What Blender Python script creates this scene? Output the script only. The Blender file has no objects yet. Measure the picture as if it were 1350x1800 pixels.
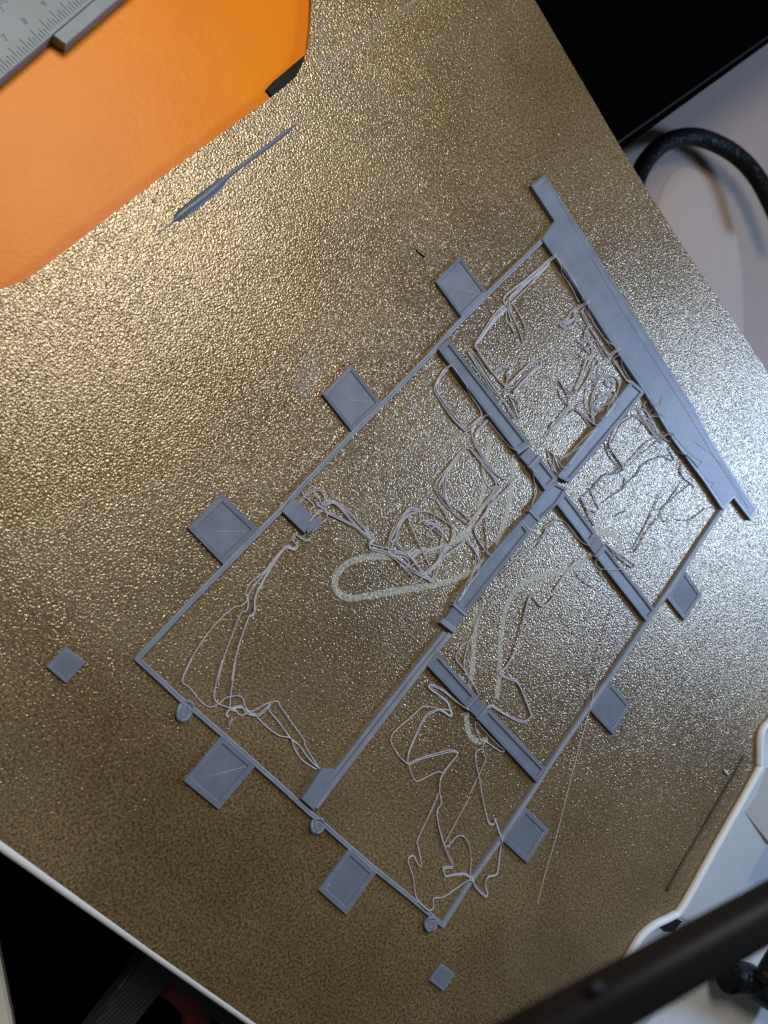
import bpy, math, random
from mathutils import Matrix, Vector
random.seed(7)
sc = bpy.context.scene
COL = sc.collection
# ------------------------------------------------------------------ camera
cam = bpy.data.cameras.new('camera'); cam_o = bpy.data.objects.new('camera', cam); COL.objects.link(cam_o)
cam_o.matrix_world = Matrix([[-0.626152, -0.699188, 0.345064, 0.0], [0.62599, -0.714641, -0.312129, 0.0], [0.464834, 0.020567, 0.885159, 0.182], [0.0, 0.0, 0.0, 1.0]])
cam.sensor_fit = 'HORIZONTAL'; cam.sensor_width = 36; cam.lens = 36.2759
cam.clip_start = 0.005; cam.clip_end = 20
cam.dof.use_dof = True; cam.dof.focus_distance = 0.205; cam.dof.aperture_fstop = 22.0
sc.camera = cam_o
# ------------------------------------------------------------------ light
w = bpy.data.worlds.new('World'); sc.world = w; w.use_nodes = True
w.node_tree.nodes['Background'].inputs[0].default_value = (0.95, 0.97, 1.0, 1)
w.node_tree.nodes['Background'].inputs[1].default_value = 0.05
def lamp(name, loc, aim, size, power, col, sy=None):
    l = bpy.data.lights.new(name, 'AREA'); l.shape = 'RECTANGLE' if sy else 'DISK'; l.size = size
    if sy: l.size_y = sy
    l.energy = power; l.color = col
    o = bpy.data.objects.new(name, l); COL.objects.link(o)
    o.location = loc
    o.rotation_euler = (Vector(aim) - Vector(loc)).to_track_quat('-Z', 'Y').to_euler()
    return o
lamp('window_light', (-0.588, 0.505, 0.40), (-0.17, 0.14, 0), 0.20, 3.9, (0.42, 0.63, 1.0))
lamp('ceiling_light', (-0.22, -0.175, 0.45), (-0.09, -0.01, 0), 0.22, 1.95, (1.0, 0.94, 0.84))
sc.view_settings.view_transform = 'Standard'; sc.view_settings.look = 'None'
sc.view_settings.exposure = 0.0; sc.view_settings.gamma = 1.0; sc.view_settings.use_curve_mapping = False
sc.cycles.use_denoising = False; sc.cycles.use_adaptive_sampling = False; sc.cycles.use_light_tree = False; sc.cycles.sample_clamp_indirect = 1.5; sc.cycles.sample_clamp_direct = 5.0; sc.cycles.caustics_reflective = False; sc.cycles.caustics_refractive = False
# ------------------------------------------------------------------ materials
def mat(name, col, rough=0.5, metal=0.0, spec=0.5):
    m = bpy.data.materials.new(name); m.use_nodes = True
    b = m.node_tree.nodes['Principled BSDF']
    b.inputs['Base Color'].default_value = (*col, 1); b.inputs['Roughness'].default_value = rough
    b.inputs['Metallic'].default_value = metal; b.inputs['Specular IOR Level'].default_value = spec
    return m
def N(m, kind, **kw):
    n = m.node_tree.nodes.new(kind)
    for k, v in kw.items(): setattr(n, k, v)
    return n
def LK(m, a, b): m.node_tree.links.new(a, b)
def bsdf(m): return m.node_tree.nodes['Principled BSDF']
def coords(m, scale=(1, 1, 1), rot=(0, 0, 0)):
    g = N(m, 'ShaderNodeNewGeometry'); mp = N(m, 'ShaderNodeMapping')
    mp.inputs['Scale'].default_value = scale; mp.inputs['Rotation'].default_value = rot
    LK(m, g.outputs['Position'], mp.inputs['Vector']); return mp.outputs['Vector']
def noise(m, vec, scale, detail=3, rough=0.55):
    n = N(m, 'ShaderNodeTexNoise'); n.inputs['Scale'].default_value = scale
    n.inputs['Detail'].default_value = detail; n.inputs['Roughness'].default_value = rough
    LK(m, vec, n.inputs['Vector']); return n.outputs['Fac']
def ramp(m, fac, stops):
    r = N(m, 'ShaderNodeValToRGB'); e = r.color_ramp.elements
    while len(e) < len(stops): e.new(0.5)
    for k, (p, c) in enumerate(stops):
        e[k].position = p; e[k].color = (*c, 1) if len(c) == 3 else c
    LK(m, fac, r.inputs['Fac']); return r.outputs['Color']
def math_(m, op, a, b):
    n = N(m, 'ShaderNodeMath', operation=op)
    for k, v in ((0, a), (1, b)):
        if isinstance(v, (int, float)): n.inputs[k].default_value = v
        else: LK(m, v, n.inputs[k])
    return n.outputs[0]
def bump(m, h, dist, strength=1.0, chain=None):
    b = N(m, 'ShaderNodeBump'); b.inputs['Distance'].default_value = dist; b.inputs['Strength'].default_value = strength
    LK(m, h, b.inputs['Height'])
    if chain is not None: LK(m, chain, b.inputs['Normal'])
    LK(m, b.outputs['Normal'], bsdf(m).inputs['Normal']); return b.outputs['Normal']

# golden textured powder-coated steel
M_gold = mat('gold_textured_coating', (0.27, 0.2, 0.105), 0.33, 0.38, 0.35)
v = coords(M_gold)
def noise2(m, vec, scale, detail, rough=0.5):
    n = N(m, 'ShaderNodeTexNoise', noise_dimensions='2D'); n.inputs['Scale'].default_value = scale
    n.inputs['Detail'].default_value = detail; n.inputs['Roughness'].default_value = rough
    LK(m, vec, n.inputs['Vector']); return n.outputs['Fac']
nz = noise2(M_gold, v, 1850, 1.2, 0.5)
vo = N(M_gold, 'ShaderNodeTexVoronoi', feature='F1', voronoi_dimensions='2D'); vo.inputs['Scale'].default_value = 1950
LK(M_gold, v, vo.inputs['Vector'])
hsum = math_(M_gold, 'ADD', nz, math_(M_gold, 'MULTIPLY', vo.outputs['Distance'], -0.45))
bump(M_gold, hsum, 0.00014, 1.0)
blot = noise2(M_gold, v, 17, 6, 0.68)
flk = noise2(M_gold, coords(M_gold, (1, 1, 1), (0, 0, 0.6)), 1450, 2.5, 0.65)
mixc = N(M_gold, 'ShaderNodeMix', data_type='RGBA', blend_type='MULTIPLY'); mixc.inputs['Factor'].default_value = 1.0
LK(M_gold, ramp(M_gold, blot, [(0.3, (0.215, 0.138, 0.054)), (0.7, (0.34, 0.237, 0.112))]), mixc.inputs['A'])
LK(M_gold, ramp(M_gold, flk, [(0.34, (0.42, 0.38, 0.33)), (0.50, (0.82, 0.82, 0.82)), (0.64, (1.25, 1.25, 1.2))]), mixc.inputs['B'])
dust = ramp(M_gold, noise2(M_gold, v, 11, 6, 0.62), [(0.50, (0, 0, 0)), (0.74, (0.36,)*3)])
mixd = N(M_gold, 'ShaderNodeMix', data_type='RGBA'); LK(M_gold, dust, mixd.inputs['Factor'])
LK(M_gold, mixc.outputs['Result'], mixd.inputs['A']); mixd.inputs['B'].default_value = (0.27, 0.225, 0.15, 1)
LK(M_gold, mixd.outputs['Result'], bsdf(M_gold).inputs['Base Color'])
LK(M_gold, ramp(M_gold, noise2(M_gold, v, 35, 3), [(0.3, (0.18,)*3), (0.75, (0.27,)*3)]), bsdf(M_gold).inputs['Roughness'])
bsdf(M_gold).inputs['Coat Weight'].default_value = 0.9; bsdf(M_gold).inputs['Coat IOR'].default_value = 1.6
bsdf(M_gold).inputs['Coat Roughness'].default_value = 0.25
for l in list(M_gold.node_tree.links):
    if l.to_socket == bsdf(M_gold).inputs['Normal']: LK(M_gold, l.from_socket, bsdf(M_gold).inputs['Coat Normal'])
M_edge = mat('plate_edge_steel', (0.12, 0.1, 0.07), 0.5, 0.5)

def plastic(name, col, rough, fine=2600, hatch=None, amp=0.00006, spec=0.5, var=0.13):
    m = mat(name, col, rough, 0.0, spec)
    v = coords(m)
    h = noise(m, v, fine, 2)
    if hatch:
        wv = N(m, 'ShaderNodeTexWave', wave_type='BANDS', bands_direction='X')
        vv = coords(m, (1, 1, 1), (0, 0, math.radians(hatch[0])))
        wv.inputs['Scale'].default_value = hatch[1]; wv.inputs['Distortion'].default_value = 0.6; wv.inputs['Detail'].default_value = 1
        LK(m, vv, wv.inputs['Vector'])
        h = math_(m, 'ADD', math_(m, 'MULTIPLY', h, 0.35), wv.outputs['Fac'])
    bump(m, h, amp, 1.0)
    lo = tuple(c * (1 - var) for c in col); hi = tuple(min(1, c * (1 + var)) for c in col)
    LK(m, ramp(m, noise(m, v, 180, 4), [(0.3, lo), (0.7, hi)]), bsdf(m).inputs['Base Color'])
    return m
PC = (0.168, 0.193, 0.25)
M_print = plastic('grey_blue_filament', PC, 0.36, amp=0.00003)
M_infill = plastic('grey_blue_infill', (0.14, 0.16, 0.21), 0.5, hatch=(45, 640), amp=0.000042)
M_skin = plastic('grey_blue_top_skin', PC, 0.42, hatch=(43, 560), amp=0.00002)
M_rail = plastic('pale_bead', (0.22, 0.24, 0.29), 0.42, amp=0.00003)
M_strand = plastic('pale_strand', (0.46, 0.45, 0.49), 0.35, amp=0.00002)
M_thin = plastic('thin_strand', (0.22, 0.22, 0.26), 0.4, amp=0.00002)
M_white = plastic('white_plastic', (0.66, 0.655, 0.64), 0.45, 1800, amp=0.000006, var=0.025)
M_black = plastic('black_plastic', (0.006, 0.007, 0.009), 0.6, 1500, amp=0.00002, spec=0.2)
M_black2 = plastic('black_matte', (0.001, 0.001, 0.0012), 0.9, 1500, amp=0.00002, spec=0.0)
M_bracket = plastic('black_printed_plastic', (0.022, 0.025, 0.032), 0.5, 1500, hatch=(100, 300), amp=0.00012)
M_beam = plastic('black_gantry', (0.008, 0.009, 0.011), 0.55, 600, amp=0.00001, spec=0.25)
M_table = plastic('pale_table', (0.30, 0.225, 0.185), 0.6, 700, amp=0.00001, var=0.04)
M_cream = plastic('cream_plastic', (0.40, 0.40, 0.375), 0.5, 1800, amp=0.000006, var=0.025)
M_red = mat('red_sleeve', (0.25, 0.03, 0.015), 0.5)
M_cal = plastic('grey_caliper', (0.155, 0.19, 0.205), 0.45, 2400, amp=0.00003)
M_ink = mat('dark_ink', (0.07, 0.085, 0.095), 0.6)
M_grime = plastic('dark_purge_line', (0.035, 0.032, 0.03), 0.5)
# orange vinyl with fine leathery wrinkles
M_orange = mat('orange_vinyl', (0.78, 0.215, 0.018), 0.34, 0.0, 0.15)
v = coords(M_orange)
h = math_(M_orange, 'ADD', noise(M_orange, v, 260, 5, 0.65), math_(M_orange, 'MULTIPLY', noise(M_orange, v, 900, 2), 0.4))
bump(M_orange, h, 0.0003, 0.35)
LK(M_orange, ramp(M_orange, noise(M_orange, v, 40, 5), [(0.3, (0.72, 0.195, 0.003)), (0.7, (0.80, 0.232, 0.002))]), bsdf(M_orange).inputs['Base Color'])
# pale rubbed residue: patchy, partly see-through
def residue(name, col, lo, hi):
    m = mat(name, col, 0.6)
    v = coords(m)
    a = math_(m, 'MULTIPLY', noise(m, v, 1500, 3, 0.6), 1.0)
    b = N(m, 'ShaderNodeMapRange'); b.inputs['From Min'].default_value = 0.40; b.inputs['From Max'].default_value = 0.62
    b.inputs['To Min'].default_value = lo; b.inputs['To Max'].default_value = hi
    LK(m, a, b.inputs['Value']); LK(m, b.outputs['Result'], bsdf(m).inputs['Alpha'])
    return m
M_res = residue('pale_residue', (0.58, 0.58, 0.49), 0.20, 0.88)
M_haze = residue('thin_residue', (0.5, 0.5, 0.48), 0.0, 0.3)

# ------------------------------------------------------------------ mesh helpers (all lengths in millimetres)
K = 0.001
ORG = {}
def thing(name, label, cat, loc=(0, 0, 0), group=None):
    o = bpy.data.objects.new(name, None); o.empty_display_size = 0.01; COL.objects.link(o)
    o.location = [c * K for c in loc]; ORG[o.name] = loc
    o['label'] = label; o['category'] = cat
    if group: o['group'] = group
    return o
def build(name, V, F, m, parent=None, smooth=False, origin=(0, 0, 0), bevel=0):
    if parent is not None: origin = ORG[parent.name]
    me = bpy.data.meshes.new(name)
    me.from_pydata([((x - origin[0]) * K, (y - origin[1]) * K, (z - origin[2]) * K) for x, y, z in V], [], F)
    me.validate(); me.update()
    if smooth: me.polygons.foreach_set('use_smooth', [True] * len(me.polygons))
    me.materials.append(m)
    o = bpy.data.objects.new(name, me); COL.objects.link(o)
    if parent is not None: o.parent = parent
    else: o.location = [c * K for c in origin]
    ORG[o.name] = origin
    if bevel:
        b = o.modifiers.new('bevel', 'BEVEL'); b.width = bevel * K; b.segments = 2; b.limit_method = 'ANGLE'
    return o
def tag(o, label, cat, group=None):
    o['label'] = label; o['category'] = cat
    if group: o['group'] = group
    return o
def area(p): return sum(p[i - 1][0] * p[i][1] - p[i][0] * p[i - 1][1] for i in range(len(p))) / 2
def ccw(p): return list(p) if area(p) > 0 else list(p)[::-1]
def inset(p, d):
    n = len(p); out = []
    for i in range(n):
        a, b, c = p[i - 1], p[i], p[(i + 1) % n]
        def nrm(u, v):
            dx, dy = v[0] - u[0], v[1] - u[1]; l = math.hypot(dx, dy) or 1
            return (-dy / l, dx / l)
        n1, n2 = nrm(a, b), nrm(b, c)
        k = 1 + n1[0] * n2[0] + n1[1] * n2[1]; k = max(k, 0.35)
        out.append((b[0] + d * (n1[0] + n2[0]) / k, b[1] + d * (n1[1] + n2[1]) / k))
    return out
def prism_data(poly, z0, z1, ch=0.0):
    p = ccw(poly); n = len(p)
    rings = [(p, z0), (p, z1 - ch)] + ([(inset(p, ch), z1)] if ch else [])
    V = [(x, y, z) for q, z in rings for x, y in q]; F = []
    for r in range(len(rings) - 1):
        for i in range(n): j = (i + 1) % n; F.append((r*n + i, r*n + j, (r+1)*n + j, (r+1)*n + i))
    F.append(tuple(range(n))[::-1]); F.append(tuple((len(rings)-1)*n + i for i in range(n)))
    return V, F
def prism(name, poly, z0, z1, m, parent=None, ch=0.0, **k):
    V, F = prism_data(poly, z0, z1, ch); return build(name, V, F, m, parent, **k)
def loft(name, poly, prof, m, parent, cap=False):
    p = ccw(poly); n = len(p); V = []; F = []
    for d, z in prof: V += [(x, y, z) for x, y in (inset(p, d) if d else p)]
    for r in range(len(prof) - 1):
        for i in range(n): j = (i + 1) % n; F.append((r*n + i, r*n + j, (r+1)*n + j, (r+1)*n + i))
    if cap: F.append(tuple((len(prof)-1)*n + i for i in range(n)))
    return build(name, V, F, m, parent)
HF = []     # height field of printed pieces, so that loose strands drape over them
def inside(p, x, y):
    c = False; j = len(p) - 1
    for i in range(len(p)):
        if (p[i][1] > y) != (p[j][1] > y) and x < (p[j][0]-p[i][0]) * (y-p[i][1]) / (p[j][1]-p[i][1]) + p[i][0]: c = not c
        j = i
    return c
def ground(x, y):
    z = 0.0
    for (x0, x1, y0, y1), p, h in HF:
        if h > z and x0 <= x <= x1 and y0 <= y <= y1 and inside(p, x, y): z = h
    return z
def reg(p, h): HF.append(((min(q[0] for q in p), max(q[0] for q in p), min(q[1] for q in p), max(q[1] for q in p)), p, h))
def beads(wid, n, h, fl, z0=0.0):
    pr = [(0, z0), (0, h - 0.16), (0.08, h - 0.03)]
    s = wid / n
    for k in range(n):
        a = k * s
        pr += [(a + 0.14, h), (a + s - 0.06, h - 0.01)]
        if k < n - 1: pr += [(a + s, h - 0.10), (a + s + 0.06, h - 0.02)]
    pr += [(wid + 0.04, h - 0.1), (wid + 0.10, fl)]
    return pr
def pad(parent, poly, h=1.5, wid=1.4, n=3, drop=0.35, name='pad', skin=None, thread=None, cat_m=None):
    """printed tile: raised concentric perimeters round a lower hatched infill"""
    reg(poly, h)
    o = loft(name, poly, beads(wid, n, h, h - drop), M_print, parent)
    q = inset(ccw(poly), wid + 0.08)
    V = [(x, y, h - drop + 0.01) for x, y in q]
    f = build('infill', V, [tuple(range(len(V)))], skin or M_infill, o)
    if thread:
        a, b = thread
        tube('thread', [(a[0], a[1], h - drop + .08), (b[0], b[1], h - drop + .08)], 0.07, M_strand, o, sides=5, smooth=False)
    return o
def crv(p, per=5):
    if len(p) < 3: 
        return [tuple(p[0][k] + (p[1][k]-p[0][k]) * t / 6 for k in range(len(p[0]))) for t in range(7)]
    out = []
    for i in range(len(p) - 1):
        a = p[max(i-1, 0)]; b = p[i]; c = p[i+1]; d = p[min(i+2, len(p)-1)]
        for s in range(per):
            t = s / per
            out.append(tuple(0.5 * (2*b[k] + (c[k]-a[k])*t + (2*a[k]-5*b[k]+4*c[k]-d[k])*t*t + (3*b[k]-a[k]-3*c[k]+d[k])*t**3) for k in range(len(b))))
    out.append(tuple(p[-1])); return out
def tube(name, pts, r, m, parent=None, sides=6, smooth=True, origin=(0, 0, 0), rad=None):
    P = [Vector(q) for q in pts]; V = []; F = []
    n = len(P)
    for i, q in enumerate(P):
        t = (P[min(i+1, n-1)] - P[max(i-1, 0)])
        t = t.normalized() if t.length > 1e-9 else Vector((1, 0, 0))
        s = t.cross(Vector((0, 0, 1))); s = s.normalized() if s.length > 1e-6 else Vector((1, 0, 0))
        u = s.cross(t)
        rr = r * (rad[i] if rad else 1.0)
        for k in range(sides):
            a = 2 * math.pi * k / sides; w = q + s * (rr * math.cos(a)) + u * (rr * math.sin(a)); V.append(tuple(w))
    for i in range(n - 1):
        for k in range(sides):
            j = (k + 1) % sides; F.append((i*sides + k, i*sides + j, (i+1)*sides + j, (i+1)*sides + k))
    F.append(tuple(range(sides))[::-1]); F.append(tuple((n-1)*sides + k for k in range(sides)))
    return build(name, V, F, m, parent, smooth=True, origin=origin)
def ribbon_poly(pts, wid):
    L = []; R = []
    for i, p in enumerate(pts):
        a = pts[max(i-1, 0)]; b = pts[min(i+1, len(pts)-1)]
        dx, dy = b[0]-a[0], b[1]-a[1]; l = math.hypot(dx, dy) or 1
        w = wid[i] if isinstance(wid, list) else wid
        L.append((p[0] - dy/l*w/2, p[1] + dx/l*w/2)); R.append((p[0] + dy/l*w/2, p[1] - dx/l*w/2))
    return L, R
def ribbon(name, pts, wid, z, m, parent=None, origin=(0, 0, 0)):
    L, R = ribbon_poly(pts, wid); n = len(pts)
    V = [(x, y, z) for x, y in R] + [(x, y, z) for x, y in L]
    return build(name, V, [(i, i+1, n+i+1, n+i) for i in range(n-1)], m, parent, origin=origin)
def rail(parent, pts, wid, h, ends=True):
    """two extruded beads side by side"""
    prof = [(-.5, 0), (-.5, h-.22), (-.44, h-.05), (-.34, h), (-.10, h-.01), (0, h-.13), (.10, h-.01), (.34, h), (.44, h-.05), (.5, h-.22), (.5, 0)]
    V = []; F = []; n = len(pts); m = len(prof)
    for i, p in enumerate(pts):
        a = pts[max(i-1, 0)]; b = pts[min(i+1, n-1)]
        dx, dy = b[0]-a[0], b[1]-a[1]; l = math.hypot(dx, dy)
        for s, z in prof: V.append((p[0] - dy/l*s*wid, p[1] + dx/l*s*wid, z))
    for i in range(n-1):
        for k in range(m-1): F.append((i*m+k, (i+1)*m+k, (i+1)*m+k+1, i*m+k+1))
    F.append(tuple(range(m))); F.append(tuple((n-1)*m+k for k in range(m))[::-1])
    L, R = ribbon_poly(pts, wid); reg(R + L[::-1], h)
    return build('rail', V, F, M_rail, parent)

# ------------------------------------------------------------------ setting
TBL = -78
o = build('table', [(-900, -700, TBL), (700, -700, TBL), (700, 900, TBL), (-900, 900, TBL)], [(0, 1, 2, 3)], M_table)
o['kind'] = 'structure'

# ------------------------------------------------------------------ white bed carrier and golden plate
bed = thing('bed_carrier', 'white bed tray under the golden plate, showing as thin white strip at lower left', 'bed tray', (-90, 100, -40))
prism('tray', [(-208, -20), (36, -20), (36, 222), (-208, 222)], -40, -1.1, M_white, bed)
e0 = [(43.39,26.94),(42.91,49.80),(42.11,86.17),(41.19,128.15),(40.07,181.68)]
tray_edge = tube('edge_strip', [(x + .4, y, -1.0) for x, y in e0], 1.08, M_white, bed, sides=10)
prism('edge_wall', [(x, y) for x, y in [(34, -18), (40.4, -18), (40.4, 221), (34, 221)]], -40, -3.4, M_white, bed)

plate = thing('build_plate', 'golden textured steel build plate carrying the failed print', 'build plate', (-90, 100, 0))
notch = [(-149.03,-43.59),(-144.55,-39.53),(-139.14,-35.20),(-135.40,-33.22),(-131.00,-31.64),(-126.40,-31.35),(-120.05,-31.33),(-78.25,-32.01),(-52.60,-31.80),(-48.15,-31.82),(-44.48,-31.93),(-41.48,-32.49),(-38.67,-33.52)]
front = [(-217, -56), (-160, -56)] + notch + [(-30, -36), (-20, -44), (-8, -56), (42.2, -56)]
rear = [(-26.74,223.41),(-36.12,223.27),(-41.87,223.12),(-47.65,225.84),(-53.75,230.60),(-58.97,232.82),(-110.68,232.20),(-114.73,230.38),(-120.63,225.10),(-124.91,223.50),(-130.49,224.10)]
outline = front + [(42.2, 60), (41.2, 228), (20, 236)] + [(0, 236)] + rear + [(-145, 236), (-220, 236)] + [(-218.60,138.16),(-215.49,80.19),(-214.86,42.85),(-216.63,-9.03)]
prism('sheet', outline, -1.0, 0.0, M_gold, plate, ch=0.0)

# pale rubbed traces of an older print
def trace(pts, wid, z, label, m=M_res):
    c = crv(pts, 6); L = tag(ribbon('residue_mark', c, wid, z, m, None, origin=(c[0][0], c[0][1], 0)), label, 'residue mark'); return L
trace([(-64.66,74.92),(-61.65,71.48),(-58.26,68.54),(-53.86,66.14),(-49.52,66.11),(-47.42,67.86),(-46.93,70.64),(-48.43,73.42),(-51.86,76.21),(-58.25,81.33),(-67.87,89.12),(-73.79,92.98),(-79.65,95.76),(-84.81,96.49)], 1.75, 0.03, 'pale greenish residue outline shaped like a long rounded loop left of centre')
trace([(-64.66,74.92),(-70.17,78.67),(-76.36,83.41),(-83.86,87.24),(-86.72,88.00)], 1.5, 0.034, 'pale residue streak running under the round filament nest')
trace([(-110.57,72.12),(-108.87,74.17),(-106.60,76.06),(-104.14,77.05)], 1.5, 0.03, 'short faint residue streak beside the upper loop of strands')
trace([(-112.40,83.18),(-110.01,85.78),(-104.94,89.16),(-99.77,92.41),(-94.55,94.79),(-90.29,95.80)], 1.7, 0.03, 'pale residue streak between the two loops and the long rib')
trace([(-102.24,77.81),(-99.58,81.12),(-95.89,83.44),(-88.99,86.27),(-84.16,86.23),(-80.46,84.70)], 1.5, 0.032, 'faint residue streak inside the diamond loop of strands')
trace([(-119.81,121.41),(-122.11,122.90),(-123.88,125.50),(-124.25,128.98),(-123.06,131.52)], 2.0, 0.03, 'bright pale residue hook beside the right rib')
trace([(-115.18,124.47),(-107.66,122.44),(-102.93,119.93),(-96.55,115.24),(-90.68,111.81),(-84.73,110.59),(-79.89,111.65),(-74.55,114.87),(-69.90,118.41),(-65.87,122.23),(-62.11,125.13),(-59.18,127.35)], 1.6, 0.03, 'long pale residue curve right of the lower rib')
trace([(-74.47,103.37),(-71.07,105.85),(-67.32,108.69),(-63.32,112.00),(-59.80,115.06),(-56.17,117.57),(-52.56,120.06)], 1.6, 0.03, 'straight pale residue stripe beneath the lower middle strands')
trace([(-50.07,122.06),(-47.87,124.24),(-46.35,126.85),(-46.23,129.62),(-47.22,131.74),(-49.06,133.05)], 1.6, 0.03, 'small curved residue hook under the lower right rib')
trace([(-153.17,-42.99),(-148.99,-39.06),(-143.23,-34.08),(-138.55,-30.08)], 1.0, 0.03, 'faint pale scratch line by the plate notch', M_haze)
trace([(-138.43,-29.95),(-142.70,-29.51),(-149.19,-29.46),(-156.33,-29.34),(-162.49,-29.23),(-169.44,-29.17),(-179.37,-28.89)], 1.0, 0.034, 'faint slanting pale scratch at the top of the plate', M_haze)
trace([(-82.58,20.45),(-82.25,22.25),(-81.65,23.83),(-79.98,24.53),(-77.08,25.25),(-74.87,26.51)], 5.0, 0.03, 'cloudy pale smudge left of the second square tab', M_haze)

# ------------------------------------------------------------------ the failed print
pr = thing('failed_print', 'grey blue first-layer frame of ribs and square tabs with loose stringy filament', 'failed print', (-75, 75, 0))
HR = 1.1
rail(pr, [(-2.12,43.33),(-19.44,43.11),(-42.42,43.26),(-51.32,43.43),(-59.98,43.08),(-63.18,43.14),(-78.26,43.09),(-90.04,43.30),(-112.14,43.35),(-117.97,43.00),(-126.59,42.91),(-138.51,43.10),(-166.54,43.79)], 1.35, HR)
rail(pr, [(-2.23,42.88),(-2.15,52.11),(-2.05,57.91),(-2.30,62.16),(-2.45,70.84),(-2.54,77.05),(-2.55,83.06),(-2.62,92.27),(-2.50,101.75),(-2.75,107.16),(-2.82,117.37),(-3.06,128.46),(-3.66,141.56),(-3.75,144.68),(-4.03,156.52)], 1.25, HR-.04)
rail(pr, [(-3.74,155.97),(-17.14,155.44),(-30.68,155.90),(-46.61,155.78),(-50.92,155.62),(-56.03,155.34),(-73.01,155.45),(-81.76,155.41),(-90.76,155.68),(-103.49,155.62),(-117.11,155.48),(-127.22,155.64),(-151.55,155.14),(-166.60,155.06)], 1.7, HR+.04)
flange = [(-173.83,29.71),(-180.67,30.16),(-180.63,43.15),(-179.89,81.10),(-179.14,119.49),(-177.66,134.80),(-177.16,167.01),(-172.06,167.33),(-171.26,155.77),(-164.38,154.82),(-164.61,142.44),(-163.69,121.50),(-165.13,102.17),(-165.22,85.60),(-165.96,67.13),(-165.84,43.29),(-173.74,42.19)]
reg(flange, 1.6)
fl = loft('flange', flange, [(0, 0), (0, 1.4), (0.12, 1.57), (0.3, 1.6), (1.0, 1.6), (1.12, 1.54), (1.2, 1.58)], M_print, pr)
q = inset(ccw(flange), 1.2)
build('top_skin', [(x, y, 1.58) for x, y in q], [tuple(range(len(q)))], M_skin, fl)
tube('perimeter_line', [(x, y, 1.61) for x, y in [(-179.65,36.35),(-176.29,76.76),(-175.38,116.76),(-174.26,136.94),(-173.94,157.25),(-174.21,163.58)]], 0.06, M_print, fl, 5)
tube('perimeter_line', [(x, y, 1.61) for x, y in [(-170.72,129.16),(-173.67,137.07),(-174.96,143.16),(-175.17,147.93),(-174.84,152.64),(-174.94,158.26)]], 0.06, M_print, fl, 5)
tube('loose_edge', [(x, y, 1.62) for x, y in crv([(-164.85,120.37),(-165.41,125.57),(-166.39,130.43),(-167.72,134.45),(-168.55,136.03),(-166.75,135.99),(-165.54,135.68),(-165.56,138.94),(-165.94,142.16),(-167.67,145.03),(-165.48,145.03)])], 0.06, M_print, fl, 5)
# cross ribs, each a tile with raised perimeters
def rib(st, h=1.5, wid=1.2, n=2, drop=0.55): return pad(pr, st, h, wid, n, drop, 'rib', skin=M_print)
def link(st, h=1.2): reg(st, h); return loft('link', st, [(0, 0), (0, h-.15), (.12, h)], M_infill, pr, cap=True)
def lip(a, b, h=1.62, wd=0.85):
    c = [a, tuple((a[k]+b[k])/2 for k in (0, 1)), b]
    L, R = ribbon_poly(c, wd); reg(R + L[::-1], h)
    return loft('lip', R + L[::-1], [(0, 0), (0, h-.2), (.12, h-.03), (.25, h)], M_rail, pr, cap=True)
rib([(-114.11,43.63),(-118.88,43.83),(-119.25,83.23),(-113.82,81.90)])
link([(-113.83,83.67),(-118.30,83.91),(-118.81,87.55),(-114.11,87.77)])
a = [(-113.67,82.23),(-119.37,83.58),(-113.77,87.95),(-119.21,88.19)]; lip(a[0], a[1]); lip(a[2], a[3])
rib([(-113.87,88.26),(-119.16,88.36),(-119.39,97.80),(-113.44,97.30)])
rib([(-163.83,96.30),(-165.67,102.84),(-121.73,101.66),(-119.71,97.17)], wid=1.15)
rib([(-112.98,96.86),(-117.87,97.77),(-119.91,102.53),(-113.50,103.00),(-105.39,101.67),(-105.37,96.96)], wid=0.8)
link([(-105.34,97.62),(-105.68,101.72),(-101.57,101.64),(-101.34,97.19)])
a = [(-105.04,96.88),(-105.48,101.76),(-100.85,96.95),(-101.11,101.65)]; lip(a[0], a[1]); lip(a[2], a[3])
rib([(-101.17,97.03),(-100.93,101.94),(-68.27,101.87),(-68.07,96.52),(-85.82,96.38)])
link([(-67.75,97.37),(-68.49,101.93),(-63.32,102.04),(-63.21,97.71)])
a = [(-67.83,96.76),(-68.38,102.04),(-62.13,96.97),(-63.00,102.62)]; lip(a[0], a[1]); lip(a[2], a[3], 1.75, 1.6)
rail(pr, [(-60.59,100.31),(-46.40,100.27),(-30.75,100.43),(-12.84,100.74)], 1.15, 1.5)
rail(pr, [(-61.46,102.06),(-46.96,101.95),(-30.60,102.22),(-12.23,102.44),(-4.46,102.74)], 1.5, 1.15)
prism('block', [(-12.15,96.96),(-14.23,99.73),(-13.21,101.20),(-3.59,102.50),(-3.59,97.77)], 0, 1.62, M_skin, pr, ch=0.15)
rib([(-50.46,102.48),(-55.18,102.10),(-54.98,120.72),(-50.58,120.53)], wid=1.15)
link([(-50.56,121.36),(-54.97,121.56),(-55.12,125.50),(-50.81,125.43)])
a = [(-50.21,120.54),(-55.19,120.95),(-50.47,125.37),(-55.25,125.53)]; lip(a[0], a[1], wd=.6); lip(a[2], a[3], wd=.6)
rib([(-50.63,125.85),(-55.17,125.71),(-55.54,154.80),(-50.57,154.97)], wid=1.1)
rib([(-113.71,102.49),(-118.86,102.01),(-118.68,120.24),(-113.69,120.64)], wid=1.15)
link([(-113.63,121.08),(-118.51,120.80),(-118.47,124.76),(-113.69,124.90)])
a = [(-113.34,120.53),(-118.62,120.17),(-113.03,124.70),(-118.37,124.65)]; lip(a[0], a[1], wd=.6); lip(a[2], a[3], wd=.6)
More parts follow.
